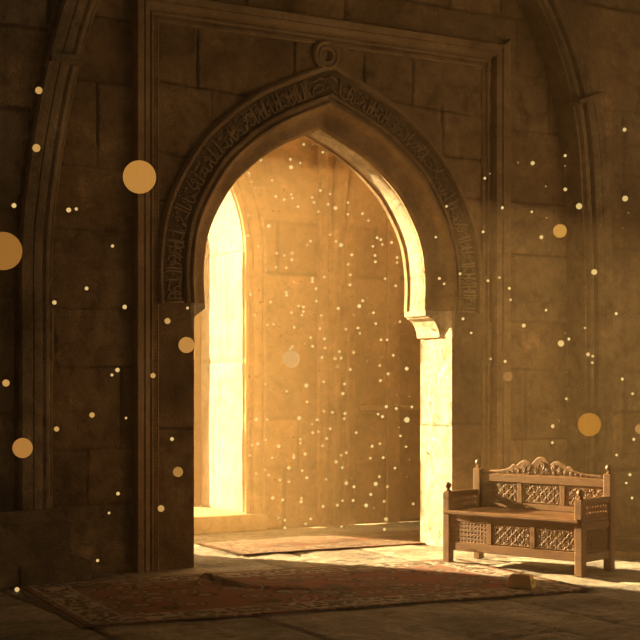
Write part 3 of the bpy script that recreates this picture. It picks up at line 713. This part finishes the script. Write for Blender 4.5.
# ------------------------------------------------------------------ glowing motes of dust
S_SZ={'f':.95,'n':1.45,'L':2.0,'X':3.2}
inside=[((240,130),"408,92 465,92f 530,142 135,194 323,188 327,238L 385,212 394,238f 58,275 62,292 78,331 98,370 205,322 281,382f 230,425 329,413 336,436 282,446 371,490 462,432 473,463 513,387 537,383f 577,410 564,476 611,499L 502,521 604,560f 214,517f 250,521f 54,546 184,614L 517,345f"),
((330,130),"38,500 115,464 114,539 208,535 246,580 30,560f"),
((240,230),"50,36 119,105 235,148 252,173f 284,163 333,149L 332,191 230,238 297,242 168,258 452,70 432,95 575,31 614,73 570,260f 539,301 463,310 464,331 486,375 346,333 385,330f 315,370f 296,398 299,418 69,412 120,385f 195,461 130,463f 150,460f 490,455 376,487 405,493 383,520f 406,521 397,545 330,528 471,538f 493,538f 521,547 627,501 95,545 108,532f 176,607 214,604 252,620f 347,623 512,630"),
((330,230),"38,73 71,96L 302,50 326,62 335,92 275,104 394,79 139,159 257,167f 288,163 291,204 430,177 429,209 116,219 131,286 353,311 380,282f 421,357 128,351 83,367f 166,382f 108,440f 135,427f 210,453 239,436f 187,487L 53,501 152,544f 248,535f 278,530 293,600 448,587 416,596f 103,635 178,627 374,633f"),
((240,330),"260,39f 452,49 541,56 416,90f 465,104 486,104f 544,116 322,120 335,106 127,161f 197,161f 524,175 609,182 623,235 507,258f 58,297f 102,297f 163,346 425,356L 388,386f 473,354f 535,332 299,391 277,403f 430,460 537,520 591,527 612,537f 380,563L 494,575 462,602 104,573L 66,568f 176,572 577,632 60,507f"),
((330,330),"191,21 327,63 365,63 61,138 151,143 35,182 72,180 46,235f 130,253 237,200f 332,174f 405,162 440,178f 319,228 371,280 323,323 491,247L 545,268f 92,345 83,407 112,481f 16,527 36,537f 96,535 112,536f 91,567 241,508f 203,462f 307,538 336,554 360,491L 424,503 430,480f 429,417f 509,426f 524,493 492,575X 439,624f"),
((240,430),"466,17 502,10 555,54 527,101 341,47f 386,60 386,84 247,104L 165,64 78,97 115,88L 61,162 206,178 344,160 344,176 331,213f 417,153 313,243L 399,260 427,306 615,204L 552,316 161,254 62,272f 104,278 183,289 223,318f 255,320 312,331 209,435L 274,447 394,436 391,460 532,488 623,481 247,562 287,578 286,625 453,569 420,601 517,579f 578,586f"),
((330,430),"168,17 451,38 486,107 319,88 269,103 102,120f 104,145 72,162 133,176f 40,204 78,240 258,181 341,177 508,191f 416,244 493,298f 316,299 292,345L 105,340L 137,311f 153,363 367,362 261,413 80,453 47,482 149,451 231,483L 346,457 281,499f 358,571L 533,473 75,618 348,636")]
outside=[((440,130),"287,309 399,498 42,488 593,212L 587,524 500,208f 320,280f"),
((540,130),"541,-2L 161,164 160,230f 37,360f 162,380L 250,488X 545,439X 42,563f 387,612f 566,530f 530,628f"),
((430,230),"37,46 340,12 288,142f 193,280 60,310 90,345 286,314f 294,355f 371,324 445,305 508,373 516,447 408,445f 283,505f 211,569 600,612L 213,120f"),
((540,230),"8,46L 54,125f 347,269X 294,365f 162,439f 39,513 488,536 288,627"),
((430,330),"264,19 331,56f 389,185 481,201 560,478f"),
((540,330),"159,23f 185,58 134,86X 165,188f 165,270f 307,156L 338,168 335,209 490,126f 527,314 593,408 169,440 81,616L 121,580f 157,591f 244,358f"),
((540,400),"79,273 600,252 490,352 576,478 552,531 589,627")]
left_px=[(38.8,90.4,3.6),(36.4,148,4),(14,205.5,2.4),(68.7,210,2.4),(76.3,209,1.6),(112.5,246,1.6),(86.6,288.4,1.9),(54.4,302.5,2.2),(124.7,307,2.2),(187.5,308,1.4),(167.5,321,3),(153,375.6,2.6),(6,383,3.6),(117.5,370,2.2),(112,375,1.5),(92,415,2.7),(126,418,1.2),(56.6,429,2.6),(172,439,1.9),(161,508.5,3.3),(118,493.6,1.8),(109,513,1.3),(97.6,560.5,1.6),(17,589.5,2.4)]
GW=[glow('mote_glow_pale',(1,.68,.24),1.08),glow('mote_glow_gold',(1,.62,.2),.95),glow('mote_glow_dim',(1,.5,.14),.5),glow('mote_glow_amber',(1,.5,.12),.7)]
protos={}
def mote_mesh(i):
    if i not in protos:
        m=MB(); m.ball((0,0,0),1.0,14,8); me=bpy.data.meshes.new('mote'); me.from_pydata(m.v,[],m.f); me.materials.append(GW[i])
        me.polygons.foreach_set('use_smooth',[True]*len(me.polygons)); protos[i]=me
    return protos[i]
rm=random.Random(5)
def mote(x,y,rpx,v,i,label,group):
    p,t=at(x,y,v); o=link(bpy.data.objects.new('dust_mote',mote_mesh(i))); o.location=p; r=rpx*t/F; o.scale=(r,r,r)
    tag(o,label,'dust mote',group); return o
for (ox,oy),s in inside:
    for w in s.split():
        k=w[-1] if w[-1] in 'fLX' else 'n'; a,b=w.rstrip('fLX').split(','); x=ox+float(a)/6.4; y=oy+float(b)/6.4
        v=rm.uniform(-.05,.7) 
        mote(x,y,S_SZ[k]*rm.uniform(.85,1.05),v,2 if k=='f' else (0 if rm.random()<.75 else 1),'tiny golden dust mote glowing in the doorway air','golden motes in the doorway')
for (ox,oy),s in outside:
    for w in s.split():
        k=w[-1] if w[-1] in 'fLX' else 'n'; a,b=w.rstrip('fLX').split(','); x=ox+float(a)/6.4; y=oy+float(b)/6.4
        v=rm.uniform(-.9,-.45)
        mote(x,y,S_SZ[k]*rm.uniform(.85,1.05),v,2 if k=='f' else (1 if k in 'LX' else 0),'tiny golden dust mote glowing in front of the right wall','golden motes before the right wall')
for x,y,r_ in left_px:
    mote(x,y,r_,rm.uniform(-1.1,-.6),3 if r_>2.5 else 1,'tiny golden dust mote glowing in front of the dark left wall','golden motes before the left wall')
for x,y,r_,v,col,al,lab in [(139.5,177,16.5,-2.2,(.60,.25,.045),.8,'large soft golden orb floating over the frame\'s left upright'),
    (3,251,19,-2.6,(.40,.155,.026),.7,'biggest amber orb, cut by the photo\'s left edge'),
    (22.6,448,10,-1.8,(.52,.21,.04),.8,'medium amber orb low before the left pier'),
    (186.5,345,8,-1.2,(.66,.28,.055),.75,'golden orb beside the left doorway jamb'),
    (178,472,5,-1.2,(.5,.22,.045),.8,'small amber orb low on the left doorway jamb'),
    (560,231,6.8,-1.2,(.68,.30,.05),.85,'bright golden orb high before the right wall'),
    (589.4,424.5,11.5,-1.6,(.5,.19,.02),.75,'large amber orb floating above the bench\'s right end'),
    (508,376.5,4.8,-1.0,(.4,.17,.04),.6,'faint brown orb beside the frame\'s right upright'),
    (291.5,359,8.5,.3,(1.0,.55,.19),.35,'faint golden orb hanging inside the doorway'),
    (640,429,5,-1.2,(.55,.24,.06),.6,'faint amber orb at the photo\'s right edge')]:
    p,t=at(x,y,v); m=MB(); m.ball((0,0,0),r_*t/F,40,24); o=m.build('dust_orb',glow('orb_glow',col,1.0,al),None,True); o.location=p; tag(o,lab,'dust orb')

# ------------------------------------------------------------------ dusty air
def haze(name,x0,x1,y0,y1,z0,z1,dens,aniso,col):
    m=bpy.data.materials.new(name); m.use_nodes=True; nt=m.node_tree; nt.nodes.clear()
    out=nt.nodes.new('ShaderNodeOutputMaterial'); v=N(nt,'ShaderNodeVolumeScatter'); v.inputs['Color'].default_value=(*col,1); v.inputs['Density'].default_value=dens; v.inputs['Anisotropy'].default_value=aniso
    nt.links.new(v.outputs[0],out.inputs['Volume'])
    vs=[(x,y,z) for z in (z0,z1) for y in (y0,y1) for x in (x0,x1)]
    o=mesh_obj(name,vs,[(0,2,3,1),(4,5,7,6),(0,1,5,4),(2,6,7,3),(0,4,6,2),(1,3,7,5)],m)
    tag(o,'thin golden haze in the air of the near hall' if y0<0 else 'dense sunlit golden haze filling the room beyond the doorway','haze',kind='stuff'); return o
haze('haze',-7.3,6.2,-9.5,-.6,.003,6.9,.026,.5,(1,.68,.32))
haze('haze',-2.4,6.2,.6,2.4,.003,6.9,.075,.3,(1,.66,.30))

# ------------------------------------------------------------------ light
w=bpy.data.worlds.new('sky'); SC.world=w; w.use_nodes=True; nt=w.node_tree; nt.nodes.clear()
out=nt.nodes.new('ShaderNodeOutputWorld'); bg=nt.nodes.new('ShaderNodeBackground'); nt.links.new(bg.outputs[0],out.inputs[0])
tc=N(nt,'ShaderNodeTexCoord'); dp=N(nt,'ShaderNodeVectorMath',operation='DOT_PRODUCT'); nt.links.new(tc.outputs['Generated'],dp.inputs[0])
SUN_AZ=math.radians(27); EL=math.radians(13.2)
sd=Vector((-math.sin(SUN_AZ)*math.cos(EL),math.cos(SUN_AZ)*math.cos(EL),math.sin(EL)))   # towards the sun
dp.inputs[1].default_value=sd
g=mathn(nt,'POWER',mathn(nt,'MAXIMUM',dp.outputs['Value'],0.0),3.0)
stn=mathn(nt,'ADD',mathn(nt,'MULTIPLY',g,6.0),.10)
bg.inputs[0].default_value=(1,.66,.33,1); nt.links.new(mathn(nt,'MULTIPLY',g,4.0),bg.inputs[1])
bg2=nt.nodes.new('ShaderNodeBackground'); bg2.inputs[0].default_value=(1,.76,.49,1); bg2.inputs[1].default_value=.21
ad=nt.nodes.new('ShaderNodeAddShader'); nt.links.new(bg.outputs[0],ad.inputs[0]); nt.links.new(bg2.outputs[0],ad.inputs[1]); nt.links.new(ad.outputs[0],out.inputs[0])
sun=bpy.data.lights.new('sun','SUN'); sun.energy=52; sun.angle=math.radians(1.2); sun.color=(1,.64,.27)
so=link(bpy.data.objects.new('sun',sun)); so.rotation_euler=(-sd).to_track_quat('-Z','Y').to_euler()
def area(name,loc,target,sx,sy,power,col):
    l=bpy.data.lights.new(name,'AREA'); l.shape='RECTANGLE'; l.size=sx; l.size_y=sy; l.energy=power; l.color=col
    o=link(bpy.data.objects.new(name,l)); o.location=loc; o.rotation_euler=(Vector(target)-Vector(loc)).to_track_quat('-Z','Y').to_euler(); return o
area('hall_fill',(6.4,-5,2.4),(1.5,0,1.6),4,4,90,(1,.56,.22))       # added warm fill from the unseen right side of the hall
area('beyond_side_fill',(-2.3,1.5,3.2),(3.5,2.4,1.5),1.4,3.0,90,(1,.60,.24))  # added fill lamp, out of view on the left, brightens the room beyond
area('beyond_top_fill',(3.6,1.6,6.6),(3.4,1.6,0),4.0,1.2,400,(1,.56,.20))  # added lamp under the ceiling, evens out the light beyond
# # the area lamps above are unseen additions

SC.view_settings.view_transform='Standard'; SC.view_settings.look='None'; SC.view_settings.gamma=1; SC.view_settings.use_curve_mapping=False
SC.view_settings.exposure=0
SC.cycles.use_denoising=True
SC.cycles.max_bounces=8; SC.cycles.diffuse_bounces=5; SC.cycles.transparent_max_bounces=8; SC.cycles.sample_clamp_indirect=6
